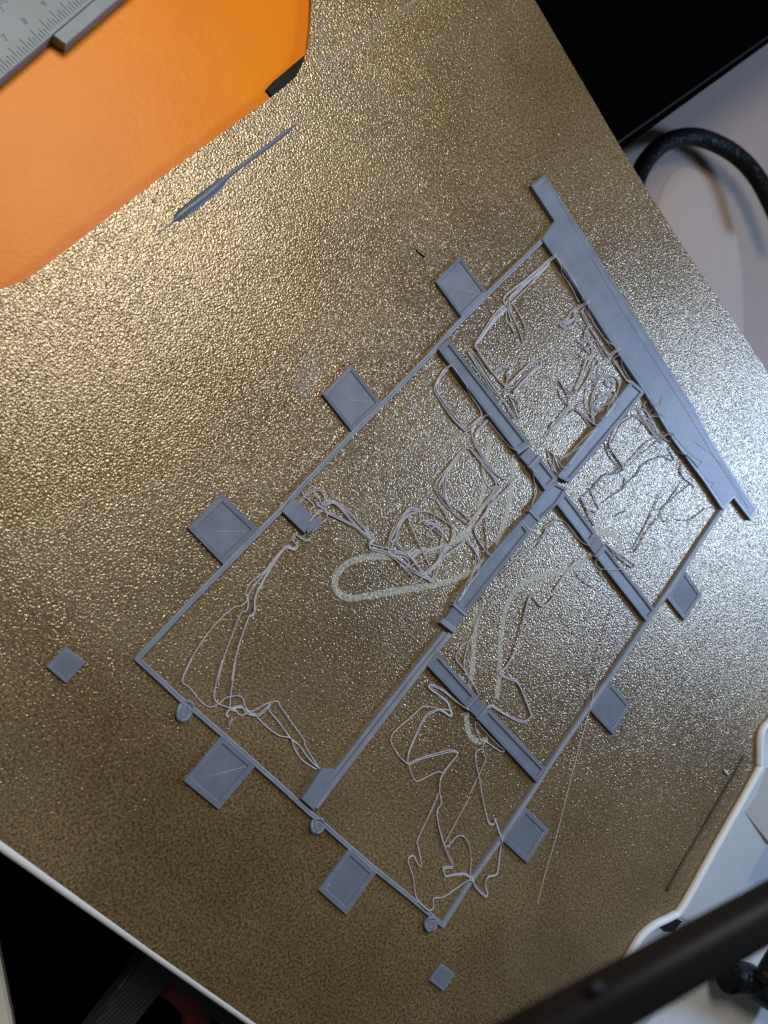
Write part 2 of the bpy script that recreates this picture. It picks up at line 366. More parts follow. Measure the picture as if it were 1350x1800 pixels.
rib([(-113.25,124.93),(-118.47,125.01),(-118.68,155.53),(-113.34,154.77)], wid=1.1)
prism('block', [(-50.18,43.65),(-54.36,43.23),(-55.14,45.59),(-55.24,49.89),(-50.64,51.86)], 0, 1.4, M_skin, pr, ch=0.12)
prism('block', [(-52.06,50.66),(-56.71,51.33),(-55.93,53.19),(-51.11,52.67)], 0, 1.1, M_print, pr, ch=0.12)
# square tabs round the frame
def tab(st, thread=None, label=None, h=1.1, wid=1.35):
    o = pad(pr, st, h, wid, 3, 0.34, 'square_tab', thread=thread)
    if label: o['label'] = label
    return o
tab([(-138.63,29.85),(-138.70,42.63),(-126.78,42.45),(-126.96,30.13)], [(-129.80,34.50),(-136.51,41.46)], wid=1.0)
tab([(-90.75,29.88),(-90.36,42.98),(-78.55,42.57),(-79.09,30.25)], [(-82.64,34.92),(-88.45,40.84)], wid=1.1)
tab([(-42.52,30.14),(-43.11,42.98),(-30.82,42.55),(-30.98,30.30)], [(-32.48,33.03),(-40.50,40.90)])
tab([(-2.35,70.92),(-2.47,82.72),(10.53,82.77),(10.73,71.22)], [(8.27,74.08),(-0.70,80.88)])
tab([(-2.90,117.72),(-2.75,128.74),(9.79,128.86),(9.61,117.80)], [(8.26,119.31),(6.57,119.41)])
tab([(-43.31,156.48),(-43.55,168.61),(-32.09,168.74),(-31.71,156.59)], [(-41.65,163.32),(-40.65,166.27)])
tab([(-90.31,156.51),(-90.38,168.52),(-79.02,168.93),(-78.53,156.08)])
tab([(-137.34,155.77),(-137.18,168.04),(-125.42,167.76),(-125.18,155.88)])
# little blistered loops of filament on the lower left rail
def blob(c, rx, ry, ang, parent, tilt=0):
    P = []
    for k in range(25):
        t = 2 * math.pi * k / 24
        x = rx * math.cos(t); y = ry * math.sin(t)
        P.append((c[0] + x*math.cos(ang) - y*math.sin(ang), c[1] + x*math.sin(ang) + y*math.cos(ang)))
    o = tube('loop_tab', [(x, y, 0.75 + .25*math.sin(k*.7)) for k, (x, y) in enumerate(P)], 0.5, M_print, parent)
    prism('web', inset(ccw(P[:-1]), 0.1), 0, 1.0, M_print, o, ch=.2)
    for s in (0.5,):
        tube('thread', [(c[0] + (x-c[0])*s, c[1] + (y-c[1])*s, 1.0) for x, y in P], 0.18, M_rail, o, 5)
    return o
b1 = [(-0.82,60.03),(-1.56,106.38),(-2.23,152.50)]
blob(b1[0], 2.3, 1.6, 0.3, pr); blob(b1[1], 1.75, 1.7, 0.5, pr); blob(b1[2], 1.8, 1.6, 0.9, pr)

# ------------------------------------------------------------------ loose filament
def strand(pts, r=0.27, m=None, lift=0.35, n=1, gap=0.5):
    for c in range(n):
        off = (c - (n-1)/2) * gap
        p2 = [(x + off*0.7 + random.uniform(-.12, .12)*(n > 1), y + off*0.7 + random.uniform(-.12, .12)*(n > 1)) for x, y in pts]
        q = crv(p2, 6); ph = random.uniform(0, 6.28); fr = random.uniform(.12, .3)
        z = [ground(x, y) for x, y in q]
        for _ in range(3): z = [max(z[i], (z[max(i-1, 0)] + z[i] + z[min(i+1, len(z)-1)]) / 3) for i in range(len(z))]
        P = [(x, y, z[i] + r*0.85 + lift * (0.5 + 0.5*math.sin(i*fr + ph))) for i, (x, y) in enumerate(q)]
        rad = [1 + 0.14*math.sin(i*1.3 + ph) + random.uniform(-.08, .08) for i in range(len(P))]
        tube('filament_strand', P, r, m or M_strand, pr, 6, rad=rad)
T = []
# upper cell
for s in [[(-166.69,49.64),(-162.60,49.44),(-153.06,48.61),(-146.33,47.66),(-142.80,47.87),(-142.08,49.52)],
  [(-165.99,49.83),(-162.09,50.44),(-155.14,49.46),(-149.09,48.71),(-143.22,48.86),(-142.30,50.71),(-140.91,56.81),(-139.23,60.86),(-139.11,61.46),(-139.90,61.39),(-142.11,60.17),(-143.74,55.91),(-144.30,51.55),(-144.54,50.37),(-150.16,50.52),(-160.43,50.60),(-163.56,50.48),(-162.89,49.65)],
  [(-166.34,49.74),(-159.56,49.97),(-152.08,49.58),(-145.70,49.22),(-143.73,49.76),(-142.02,52.87)],
  [(-141.55,49.12),(-136.54,48.99),(-131.10,49.82),(-125.25,50.91),(-124.62,53.10),(-124.10,58.14),(-124.34,61.09)],
  [(-141.57,50.49),(-137.20,50.18),(-131.68,50.61),(-125.75,51.31)],
  [(-141.66,49.71),(-136.87,49.58),(-131.39,50.21),(-125.50,51.11)],
  [(-140.34,51.24),(-139.07,52.98),(-139.36,54.57),(-138.68,57.13)],
  [(-141.46,51.08),(-140.13,53.80),(-138.80,56.53)],
  [(-166.23,50.35),(-165.88,54.23),(-165.70,60.02),(-164.65,65.97)],
  [(-166.47,50.86),(-166.35,56.30),(-166.18,61.09),(-165.91,66.57)],
  [(-167.12,67.42),(-163.39,66.91),(-160.60,66.03),(-157.52,66.50),(-154.18,66.23),(-155.20,68.27),(-158.14,69.49),(-160.34,68.87),(-160.38,67.28),(-162.49,66.76)],
  [(-154.02,66.64),(-156.69,67.83),(-159.95,68.74),(-160.47,72.39),(-159.78,76.22),(-158.06,81.10)],
  [(-155.06,66.38),(-157.49,67.55),(-160.06,68.11)],
  [(-165.79,68.20),(-163.45,68.93),(-162.67,73.39),(-162.57,78.80),(-162.97,85.44)],
  [(-163.96,68.96),(-162.85,74.26),(-162.53,80.99),(-162.24,85.61)],
  [(-165.89,68.64),(-165.09,74.18),(-165.01,79.63),(-165.35,84.74)],
  [(-163.36,74.29),(-161.96,73.56),(-159.63,74.27),(-158.69,75.72),(-159.44,78.15),(-156.34,77.51)],
  [(-155.84,73.82),(-156.40,75.36),(-158.77,76.70),(-161.37,77.85)],
  [(-159.44,78.15),(-157.47,80.62),(-153.97,80.37),(-150.35,81.83),(-144.20,83.74)],
  [(-158.03,82.19),(-154.58,83.46),(-149.46,84.81),(-144.44,85.05),(-144.00,83.94)],
  [(-158.93,82.92),(-157.18,84.10),(-151.35,84.52),(-144.72,85.29)],
  [(-157.26,80.83),(-152.82,82.02),(-148.23,83.40),(-144.28,84.18)],
  [(-158.92,74.44),(-156.46,76.87),(-156.88,80.14),(-153.91,78.85),(-153.48,76.67)],
  [(-159.00,84.47),(-160.61,85.04),(-161.17,82.87),(-161.85,78.97)],
  [(-162.34,86.06),(-166.58,85.73)], [(-161.94,85.36),(-166.22,85.26)],
  [(-165.63,87.22),(-163.14,87.46),(-162.87,91.03),(-162.56,96.91)],
  [(-165.30,88.09),(-164.50,92.76),(-164.12,97.06)],
  [(-163.54,88.17),(-162.94,92.62),(-163.08,96.96)],
  [(-141.67,77.56),(-142.08,81.21),(-143.39,84.54),(-144.72,85.29)],
  [(-141.74,77.99),(-141.32,80.94),(-142.63,84.26)],
  [(-139.67,79.54),(-138.81,81.39),(-138.94,84.82),(-140.58,84.74),(-141.57,79.68)],
  [(-153.45,87.77),(-149.30,86.54),(-146.25,87.71),(-144.34,89.84),(-143.72,93.09),(-143.22,95.70)],
  [(-154.66,87.65),(-157.77,88.91),(-159.96,91.68),(-159.50,94.34),(-156.07,96.05),(-151.47,96.74),(-146.34,96.90)],
  [(-155.61,89.95),(-157.62,91.24),(-157.77,93.28),(-152.79,93.27),(-147.33,91.65),(-146.84,94.27),(-149.58,95.88)],
  [(-143.22,95.70),(-145.32,92.58),(-148.40,89.54),(-153.04,88.18),(-155.46,87.94)],
  [(-155.20,90.36),(-156.63,90.04),(-158.22,91.75),(-157.68,92.82),(-155.76,91.97),(-155.24,90.59)],
  [(-150.15,91.02),(-153.32,92.20),(-156.51,94.52),(-153.61,96.27),(-149.24,94.05)],
  [(-139.63,85.49),(-133.80,85.65),(-128.73,85.65),(-125.37,86.00),(-127.08,86.78),(-132.68,87.27),(-139.53,87.64)],
  [(-139.71,85.92),(-134.62,86.36),(-129.53,86.35),(-127.02,86.35)],
  [(-131.19,85.22),(-128.93,85.45),(-130.00,86.39),(-138.15,86.44)],
  [(-140.01,87.68),(-140.91,91.47),(-141.07,96.56)], [(-140.57,88.16),(-141.75,92.20),(-142.54,96.71)],
  [(-141.64,97.06),(-134.93,96.83),(-129.23,96.26),(-125.55,94.80),(-124.89,93.44)],
  [(-140.46,97.17),(-133.57,97.14),(-125.01,97.35)],
  [(-123.39,89.44),(-121.80,92.49),(-120.79,96.48)], [(-123.72,90.11),(-124.17,93.15),(-123.42,97.41)],
  [(-124.24,92.08),(-122.05,94.24),(-121.38,96.65)], [(-124.17,91.65),(-122.63,96.67)],
  [(-142.54,96.71),(-143.41,94.79),(-145.30,91.87),(-147.65,90.10),(-152.36,89.18)],
  [(-144.51,96.90),(-148.61,96.64),(-155.32,95.49)],
  [(-121.71,69.03),(-121.56,72.46),(-121.48,74.89)], [(-124.13,68.97),(-123.28,72.16),(-122.18,75.14)],
  [(-124.70,69.81),(-125.14,72.68),(-123.20,75.32),(-121.93,74.92),(-122.78,71.72),(-122.85,69.30)],
  [(-121.65,68.63),(-121.13,71.01),(-120.84,75.05)],
  [(-124.95,66.46),(-130.09,66.53),(-134.66,66.78),(-137.71,67.14),(-139.62,68.17),(-140.02,69.74),(-137.28,69.99),(-133.05,69.34),(-129.58,68.94),(-125.65,69.52)],
  [(-125.40,66.48),(-130.81,66.77),(-135.39,67.02),(-138.32,68.00),(-139.00,69.27),(-135.74,69.08),(-131.73,68.24),(-127.45,68.21),(-125.01,66.86)],
  [(-138.68,70.08),(-134.62,69.22),(-128.94,69.10),(-125.84,69.33)],
  [(-124.91,60.49),(-127.44,61.20),(-129.69,62.70),(-129.76,63.80),(-128.09,63.82),(-126.74,65.15),(-125.21,65.97)],
  [(-125.18,51.16),(-124.42,54.61),(-124.65,60.28),(-124.71,63.45),(-124.95,66.46)],
  [(-125.06,51.73),(-124.67,56.17),(-124.53,59.49)],
  [(-122.08,50.69),(-121.35,57.21),(-120.85,64.05),(-121.52,67.07)], [(-120.18,49.49),(-122.70,50.51),(-123.30,54.38),(-122.70,60.39),(-122.41,65.72)],
  [(-120.78,50.65),(-120.29,57.36),(-120.03,64.41),(-120.26,67.40)], [(-122.38,51.27),(-121.84,57.62),(-121.54,64.29),(-121.84,66.29)],
  [(-121.59,66.08),(-121.39,67.67),(-119.88,67.78),(-121.57,68.88)],
  # loop left of the long rib
  [(-114.46,49.53),(-111.71,49.27),(-107.89,50.10),(-105.98,51.16),(-105.31,53.95),(-104.59,59.79),(-104.93,64.22),(-106.06,66.61),(-109.87,66.82),(-112.94,66.01),(-113.77,61.16),(-114.13,54.63),(-114.22,49.99)],
  [(-113.73,50.26),(-110.15,49.97),(-107.99,50.85),(-106.22,53.04),(-106.05,56.62),(-105.71,62.14),(-106.38,65.85),(-110.00,66.24),(-111.95,66.55),(-113.37,66.03),(-113.93,62.34)],
  [(-114.07,49.71),(-109.32,49.95),(-106.80,51.19),(-105.68,55.28),(-104.83,61.71),(-105.54,65.81)],
  [(-114.14,67.75),(-110.91,66.69),(-107.80,67.10),(-106.12,68.77),(-104.96,71.26),(-104.50,74.40)],
  [(-113.25,69.09),(-109.51,68.97),(-106.03,69.75),(-104.92,72.64)], [(-113.87,68.93),(-110.74,68.65),(-107.39,68.84),(-105.33,70.88)],
  [(-113.43,69.60),(-113.46,74.61),(-113.68,79.50),(-114.01,81.99)],
  # diamond loop
  [(-102.17,69.60),(-100.46,69.10),(-94.17,69.30),(-89.20,69.57),(-87.10,70.40),(-85.97,73.21),(-86.10,79.05),(-87.32,84.80),(-89.49,85.29),(-96.48,85.51),(-101.69,85.36),(-103.30,84.68),(-103.82,80.05),(-103.71,73.83),(-102.96,71.02),(-102.26,69.51)],
  [(-100.28,69.29),(-92.63,69.98),(-87.57,71.20),(-86.91,74.82),(-88.04,80.59),(-89.14,84.76),(-96.02,85.06),(-102.02,84.57)],
  [(-95.58,69.20),(-91.06,70.27),(-88.29,72.59),(-86.77,75.39),(-86.61,80.27),(-87.34,83.90)],
  [(-95.98,69.22),(-91.90,70.71),(-88.73,73.01),(-87.20,75.81)],
  [(-102.91,70.62),(-103.24,75.19),(-103.49,80.83),(-103.06,84.45)], [(-103.01,71.42),(-103.25,76.99),(-103.02,82.21),(-102.07,84.98)],
  [(-102.59,76.74),(-100.81,79.41),(-100.19,83.19),(-102.21,84.38)],
  [(-105.71,69.62),(-104.74,71.92),(-104.47,76.68),(-104.67,81.94),(-106.17,85.54)], [(-105.57,70.20),(-104.84,74.51),(-104.95,80.74),(-105.83,84.49),(-109.01,86.00)],
  [(-108.79,87.64),(-102.78,87.51),(-96.84,86.97),(-91.10,87.25),(-88.12,87.99),(-86.74,90.69),(-86.06,96.76)],
  [(-103.45,85.92),(-99.47,86.18),(-93.36,87.26),(-89.09,87.47),(-87.19,88.91),(-86.36,95.56)],
  [(-102.78,85.66),(-97.32,85.58),(-91.13,85.44),(-87.45,85.11)],
  [(-96.76,86.14),(-94.08,87.22),(-91.64,89.64),(-86.74,95.18)],
  [(-114.58,88.58),(-112.57,93.45),(-110.87,95.62),(-106.47,97.07)],
  # round nest
  [(-83.44,70.55),(-81.27,70.22),(-78.83,71.01),(-75.79,68.74),(-71.28,68.83),(-67.44,69.88),(-64.54,72.20),(-64.22,74.69),(-65.30,80.84),(-67.98,88.05)],
  [(-83.44,70.55),(-84.64,73.12),(-84.34,76.38),(-83.26,82.16),(-81.94,84.12),(-79.55,85.00),(-73.76,85.65),(-69.90,85.30),(-67.97,84.73)],
  [(-78.68,71.57),(-80.60,73.80),(-82.34,78.37),(-83.07,82.35),(-80.67,84.31),(-73.16,85.40),(-68.34,87.69)],
  [(-78.47,71.36),(-75.49,69.85),(-71.90,69.80),(-68.10,71.60),(-66.99,71.53),(-66.94,70.78),(-68.21,70.31),(-72.99,69.12),(-76.64,68.70),(-78.30,70.31),(-78.50,71.74)],
  [(-74.94,70.00),(-72.88,75.72),(-71.36,81.35),(-70.26,84.94)],
  [(-67.40,72.30),(-67.82,79.13),(-67.56,84.31),(-68.16,87.87),(-72.26,86.30),(-77.03,82.81),(-79.27,81.44)],
  [(-64.70,73.42),(-66.46,72.05),(-70.10,70.80),(-72.99,69.12),(-76.79,69.36)],
  [(-65.26,73.65),(-67.48,76.64),(-68.04,79.73),(-67.77,84.52),(-71.44,85.44),(-78.51,84.31)],
  [(-66.18,79.95),(-70.24,81.64),(-75.56,83.86),(-83.92,87.59),(-84.12,90.03),(-83.10,94.59)],
  [(-67.97,84.73),(-73.76,85.65),(-83.33,87.74)], [(-72.25,80.46),(-77.09,83.60),(-79.97,85.43),(-83.39,87.24)],
  [(-64.22,74.69),(-64.45,78.86),(-64.64,82.31),(-63.93,83.02),(-62.63,83.09),(-64.19,84.39),(-68.19,85.34)],
  [(-67.82,79.13),(-70.47,79.35),(-73.25,81.12),(-77.09,83.60)], [(-66.55,76.75),(-66.69,79.04),(-65.04,79.48)],
  [(-76.16,73.67),(-77.73,74.17),(-80.25,76.66),(-79.77,77.97),(-76.83,77.55),(-79.17,77.73),(-80.65,79.21),(-79.63,81.07),(-79.45,83.81)],
  [(-77.40,74.91),(-79.11,76.95),(-79.71,79.72),(-79.11,82.01)], [(-78.68,71.57),(-77.11,73.55),(-75.95,73.47)],
  [(-77.37,74.52),(-77.91,76.48),(-78.69,79.05),(-78.84,81.01)], [(-78.15,74.58),(-78.87,76.36),(-80.19,78.39),(-79.75,80.11),(-79.90,82.08)],
  [(-83.73,87.77),(-83.97,90.62),(-83.14,95.01),(-81.62,96.07),(-76.86,96.36),(-71.02,96.93)], [(-82.97,92.95),(-80.15,95.30),(-73.93,96.65),(-68.92,97.30)],
  [(-82.63,93.73),(-81.95,95.29),(-74.72,96.74),(-69.51,97.57)],
  [(-63.56,62.88),(-63.34,65.41),(-63.61,67.06),(-61.97,66.78),(-61.32,68.20),(-63.72,72.42),(-64.22,74.69)], [(-64.29,62.92),(-63.94,66.35),(-62.88,67.02),(-61.80,66.95),(-64.79,71.75),(-67.23,75.67),(-67.22,78.51)],
  [(-64.44,72.10),(-65.48,77.43),(-66.32,82.26),(-68.25,87.78)], [(-69.90,85.30),(-71.64,85.65),(-75.65,85.04),(-80.09,84.46),(-82.71,82.71)],
  [(-60.62,50.84),(-62.07,51.58),(-63.12,54.59),(-63.59,59.75),(-63.97,66.64)], [(-59.75,50.98),(-61.92,52.10),(-62.49,55.97),(-62.28,62.19),(-63.61,66.62)],
  [(-58.77,52.34),(-60.17,55.70),(-61.85,60.74),(-62.71,66.75)],
  [(-57.85,43.94),(-57.06,45.44),(-55.52,45.58),(-53.66,46.04)], [(-57.39,45.11),(-57.65,46.98),(-57.56,48.86),(-56.01,48.98),(-55.38,50.33)],
  [(-57.57,45.28),(-59.50,45.84),(-60.38,46.03),(-61.48,47.08),(-61.57,48.80),(-60.75,49.98),(-59.37,50.28),(-59.80,48.40),(-59.76,47.72),(-60.21,46.19)],
  [(-58.77,48.72),(-58.65,49.92),(-59.09,51.65),(-58.77,52.34),(-57.97,53.87)], [(-59.42,51.32),(-58.55,51.46),(-56.78,50.72),(-52.84,51.10)],
  [(-61.20,51.72),(-59.74,50.64),(-58.19,51.11),(-58.59,52.16)], [(-57.97,53.87),(-55.86,53.44),(-52.41,53.32)],
  [(-60.15,48.41),(-59.50,49.43),(-58.62,49.23),(-58.32,50.25)],
  [(-51.23,54.10),(-49.61,53.63),(-48.91,50.58),(-47.52,50.74),(-47.19,52.73),(-46.01,53.09),(-45.16,51.06),(-42.22,50.77),(-37.03,51.18),(-32.10,50.63),(-29.86,51.72),(-28.93,53.05),(-26.90,52.78),(-25.25,51.75),(-19.28,51.34),(-12.54,52.24),(-7.13,53.72),(-5.11,55.04)],
  [(-51.64,54.11),(-50.11,53.55),(-48.92,50.99),(-47.45,51.44),(-47.20,53.14),(-46.00,52.69),(-45.16,51.06),(-38.37,51.43),(-32.48,51.81),(-29.86,52.50),(-28.37,54.00),(-26.89,54.72),(-25.60,54.09),(-20.28,56.38),(-15.56,58.49),(-10.52,61.33)],
  [(-47.97,52.36),(-46.20,52.90),(-44.77,51.05),(-39.91,51.48),(-34.19,52.85),(-30.61,54.09),(-28.37,56.36),(-27.06,56.49),(-26.14,56.26),(-20.97,58.76),(-16.57,61.27),(-12.65,64.09)],
  [(-10.06,52.94),(-6.75,53.99),(-5.03,55.11),(-5.24,57.19),(-4.64,62.00),(-5.24,64.38),(-6.92,65.27),(-9.13,65.64),(-11.42,67.73),(-11.38,69.33),(-10.61,70.78),(-10.75,72.87),(-14.47,74.57),(-16.76,76.42),(-16.30,77.81),(-15.33,83.02),(-14.33,88.78),(-13.55,89.81),(-11.73,97.21)],
  [(-14.86,58.55),(-9.67,61.62),(-6.96,64.15),(-8.03,68.07),(-9.80,70.25),(-10.32,73.30),(-10.69,74.74),(-10.58,78.50),(-11.08,82.60),(-12.49,85.40),(-11.35,87.97),(-10.59,92.07),(-11.31,96.65)],
  [(-16.98,61.02),(-11.40,65.11),(-8.03,68.07),(-8.59,69.71)],
  [(-15.08,75.33),(-12.98,75.16),(-11.11,74.77),(-9.74,72.10),(-10.01,70.04),(-8.02,68.52),(-6.39,68.41),(-6.36,69.32)],
  [(-15.08,75.33),(-13.80,76.17),(-13.26,80.41),(-12.49,85.40),(-12.62,88.59),(-11.84,93.21),(-11.94,97.49)],
  [(-8.83,68.58),(-8.38,69.92),(-8.52,71.54),(-9.94,72.35)], [(-6.73,70.26),(-4.88,70.81)],
  # lower right cells
  [(-75.06,103.19),(-73.79,104.89),(-70.93,106.40),(-68.24,107.29),(-67.35,108.63),(-65.02,108.73),(-62.65,107.59),(-59.23,107.95),(-57.96,109.22),(-57.72,112.49),(-56.80,117.78),(-56.17,121.07),(-55.71,121.74)],
  [(-76.67,103.38),(-73.82,105.31),(-69.40,107.03),(-67.11,107.97),(-64.24,108.63),(-59.38,111.27),(-57.59,113.92),(-56.82,118.21),(-56.17,121.07)],
  [(-94.18,121.94),(-91.18,121.94),(-89.65,121.48),(-88.57,120.10),(-88.59,116.69),(-88.28,115.56),(-85.62,116.27),(-80.26,119.19),(-73.34,122.27),(-67.99,123.38),(-64.79,122.87),(-65.75,126.07),(-67.13,129.37),(-66.13,133.18),(-64.03,139.07),(-63.28,140.28),(-60.65,139.55),(-59.37,137.52),(-57.77,132.13),(-56.62,127.79),(-56.00,126.60),(-55.02,126.22)],
  [(-84.63,103.62),(-88.79,104.12),(-94.52,105.03),(-100.27,107.03),(-104.57,106.69),(-110.01,106.26),(-112.18,107.62),(-113.09,111.28),(-112.98,117.56),(-113.91,121.33)],
  [(-84.97,102.82),(-91.65,103.62),(-99.21,105.17),(-104.08,106.20),(-107.02,105.25),(-110.71,106.56),(-112.86,109.48),(-112.75,115.72),(-113.59,120.60)],
  [(-107.73,120.67),(-102.61,120.60),(-95.23,120.86)],
  [(-122.53,108.67),(-121.84,111.95),(-120.44,118.59)], [(-122.30,113.60),(-123.17,114.85),(-123.81,116.08)],
  [(-114.70,125.83),(-113.09,125.82),(-112.31,128.72),(-113.74,131.05),(-118.40,135.73)], [(-114.03,125.96),(-112.34,127.09),(-112.69,129.95),(-111.60,130.47)],
  [(-105.22,124.16),(-105.19,127.83),(-106.63,131.65)], [(-111.49,129.52),(-111.31,131.83),(-111.33,133.95)],
  [(-119.47,125.37),(-120.72,131.20),(-121.64,138.05),(-123.51,139.58)], [(-119.87,126.60),(-121.47,131.56),(-123.72,139.37)],
  [(-119.81,126.12),(-120.03,131.33),(-121.10,135.79),(-121.98,138.83)],
  [(-50.57,121.30),(-50.14,119.55),(-49.61,114.07),(-48.92,109.67),(-48.04,107.62),(-46.93,107.07),(-46.89,109.18),(-47.92,113.20),(-47.80,115.86),(-46.84,117.89),(-45.82,117.83),(-45.03,115.23),(-44.44,113.30),(-42.93,110.64),(-41.65,109.45),(-37.54,108.67),(-32.96,107.62),(-29.68,108.14),(-28.29,112.29),(-28.11,115.66),(-28.28,117.10),(-27.06,119.53),(-26.70,122.32),(-29.50,124.04),(-32.16,125.54),(-33.15,127.07),(-32.17,128.04)],
  [(-50.56,120.88),(-49.85,115.96),(-49.15,111.13),(-47.67,107.57),(-46.94,107.67),(-47.51,111.91),(-47.96,114.85),(-46.91,117.17),(-46.58,118.36),(-45.64,118.01),(-44.83,114.59),(-43.53,113.37),(-40.44,112.30),(-35.64,113.40),(-31.07,114.72),(-28.98,116.00),(-28.46,116.93),(-31.96,119.11),(-36.08,122.47),(-38.72,124.90),(-39.94,126.69),(-39.40,127.65),(-36.12,127.49),(-33.42,127.64),(-30.92,128.45),(-28.43,130.93)],
  [(-46.93,117.59),(-46.05,115.90),(-44.92,114.50)],
  [(-50.14,126.09),(-48.67,127.55),(-47.44,130.99),(-47.85,132.36),(-46.36,132.95),(-45.27,134.92),(-44.36,136.27),(-40.45,137.48),(-34.19,138.86)],
  [(-50.33,126.34),(-50.04,129.29),(-49.99,133.84),(-50.09,137.37),(-50.34,139.41),(-49.37,139.00),(-48.71,136.01),(-48.15,132.96),(-47.11,132.66)],
  [(-45.80,133.06),(-44.46,132.17),(-43.07,132.89),(-41.16,135.45),(-39.17,138.76),(-36.61,142.19)],
  [(-27.69,130.33),(-22.89,131.71),(-16.03,133.52),(-14.60,134.95),(-13.03,137.34),(-11.24,139.41),(-11.40,137.87),(-12.04,135.57),(-10.80,134.61),(-9.62,135.79),(-8.02,139.31),(-4.77,143.92),(-4.30,147.45),(-4.78,150.05),(-6.05,150.20),(-7.60,148.93),(-9.51,151.30),(-13.48,153.13),(-17.77,154.75)],
  [(-28.29,131.16),(-26.96,132.78),(-25.15,133.15),(-23.34,134.67),(-21.14,138.57),(-19.42,142.00),(-17.42,147.46),(-16.93,147.95),(-15.07,145.76),(-14.34,146.48),(-13.95,148.02),(-16.40,150.81),(-18.03,153.90),(-17.47,158.03),(-17.27,162.44),(-18.11,163.43),(-19.75,160.89),(-21.61,159.96),(-23.70,161.87),(-25.70,161.12),(-30.25,157.86),(-32.39,154.79),(-34.61,150.62),(-33.39,151.33),(-32.63,149.94),(-34.37,146.07),(-36.49,142.45)],
  [(-34.20,139.30),(-26.92,140.34),(-19.79,141.35)], [(-19.41,142.59),(-21.32,142.99),(-23.86,143.38),(-24.94,145.25),(-24.43,148.13),(-22.44,151.29),(-19.36,154.06),(-18.25,154.86)],
  [(-21.46,141.99),(-20.85,142.89),(-19.88,143.27)],
  [(-31.63,127.74),(-28.96,129.98),(-27.54,130.13)],
  # cell under the flange
  [(-156.07,104.29),(-151.08,103.06),(-146.00,103.65),(-142.84,105.12),(-142.15,109.62),(-142.37,113.81)], [(-157.38,105.83),(-151.76,104.05),(-147.17,104.69),(-144.33,105.28)],
  [(-142.67,114.08),(-148.96,114.65),(-155.37,115.22),(-159.77,116.73)], [(-145.44,115.84),(-151.58,116.63),(-159.84,118.42)],
  [(-157.90,105.88),(-159.06,110.46),(-159.36,115.96),(-160.35,119.69)], [(-160.96,104.59),(-159.96,107.28),(-160.06,112.95),(-160.47,118.98)],
  [(-165.59,105.80),(-164.69,109.00),(-164.54,112.06),(-160.99,108.57)], [(-164.84,105.95),(-162.83,106.20),(-161.78,111.26),(-161.46,117.43),(-162.88,121.97)],
  [(-160.64,115.88),(-162.51,118.77),(-165.07,119.83),(-163.96,122.12)], [(-160.37,108.03),(-161.35,111.68),(-161.07,115.46),(-161.00,119.05),(-160.54,120.69)],
  [(-160.97,109.75),(-160.44,114.90),(-159.84,118.42),(-160.23,120.40)], [(-161.15,105.54),(-162.26,108.48),(-162.29,112.51),(-160.52,116.59)],
  [(-156.89,104.61),(-159.32,107.91),(-159.44,112.40),(-159.26,115.47)],
]: strand(s, r=random.uniform(.145, .195), n=2 if random.random() < .40 else 1, gap=.42)
for s in [[(-138.71,113.26),(-135.38,110.55),(-131.00,110.01),(-126.83,110.40),(-126.42,112.40)], [(-123.31,108.62),(-127.17,109.54),(-131.90,109.67),(-135.17,110.75),(-139.00,113.53),(-142.15,114.86)],
  [(-147.51,118.62),(-145.94,119.60),(-139.57,118.51),(-137.16,118.65),(-132.57,117.10),(-128.23,115.95)], [(-147.39,130.89),(-143.08,132.19),(-137.06,133.44),(-130.13,134.51),(-126.54,134.65),(-123.89,132.78)],
  [(-157.69,135.20),(-150.72,135.35),(-145.05,134.95),(-142.43,132.82)], [(-161.13,131.23),(-159.24,133.69),(-160.76,138.96),(-160.62,140.97)],
  [(-159.90,138.57),(-153.56,136.80),(-145.87,135.33),(-142.71,136.05),(-143.00,139.32)], [(-146.69,141.68),(-150.50,145.88),(-154.77,147.91),(-159.79,149.31)],
  [(-140.87,135.51),(-133.70,135.58),(-127.24,136.22),(-124.92,135.11)], [(-140.55,117.00),(-138.50,117.89),(-137.16,118.65)], [(-126.62,112.19),(-125.66,115.26),(-125.11,116.34)],
  [(-141.89,103.06),(-140.42,107.22),(-140.87,112.80),(-142.19,114.83)], [(-163.50,121.68),(-163.42,126.57),(-165.10,131.03),(-165.58,136.13)],
  [(-156.01,121.88),(-158.39,124.88),(-159.94,127.55),(-161.14,126.98),(-159.99,125.10),(-157.26,123.02),(-151.86,120.11),(-147.12,119.00),(-145.25,119.70)], [(-161.43,123.10),(-160.70,127.41)],
  [(-162.70,130.93),(-159.72,133.22),(-160.78,140.19)], [(-140.66,113.00),(-137.40,112.37),(-134.15,110.13),(-128.16,109.62)],
  [(-93.69,104.18),(-99.32,105.29),(-104.19,106.31),(-106.75,105.75),(-110.33,106.18)], [(-128.35,122.35),(-130.86,123.17),(-133.12,124.56)]]: strand(s, r=0.16, m=M_thin, lift=0.25)
for (cx, cy), rr, k in zip([(-151.70,91.05),(-159.23,77.10),(-156.88,82.68),(-123.60,67.25),(-160.40,118.40),(-161.47,110.19),(-78.69,77.22)], (4.2, 3.2, 3.6, 2.6, 3.2, 3.0, 2.6), (5, 4, 4, 3, 4, 3, 2)):
    for _ in range(k):       # fuzzy curls
        a = random.uniform(0, 6.28); x = cx + random.uniform(-.4, .4)*rr; y = cy + random.uniform(-.4, .4)*rr; P = []
        for q in range(random.randint(6, 11)):
            P.append((x, y)); a += random.uniform(-1.3, 1.6); st = random.uniform(.5, 1.4)
            x += math.cos(a)*st; y += math.sin(a)*st
        strand(P, r=0.10, lift=0.5)
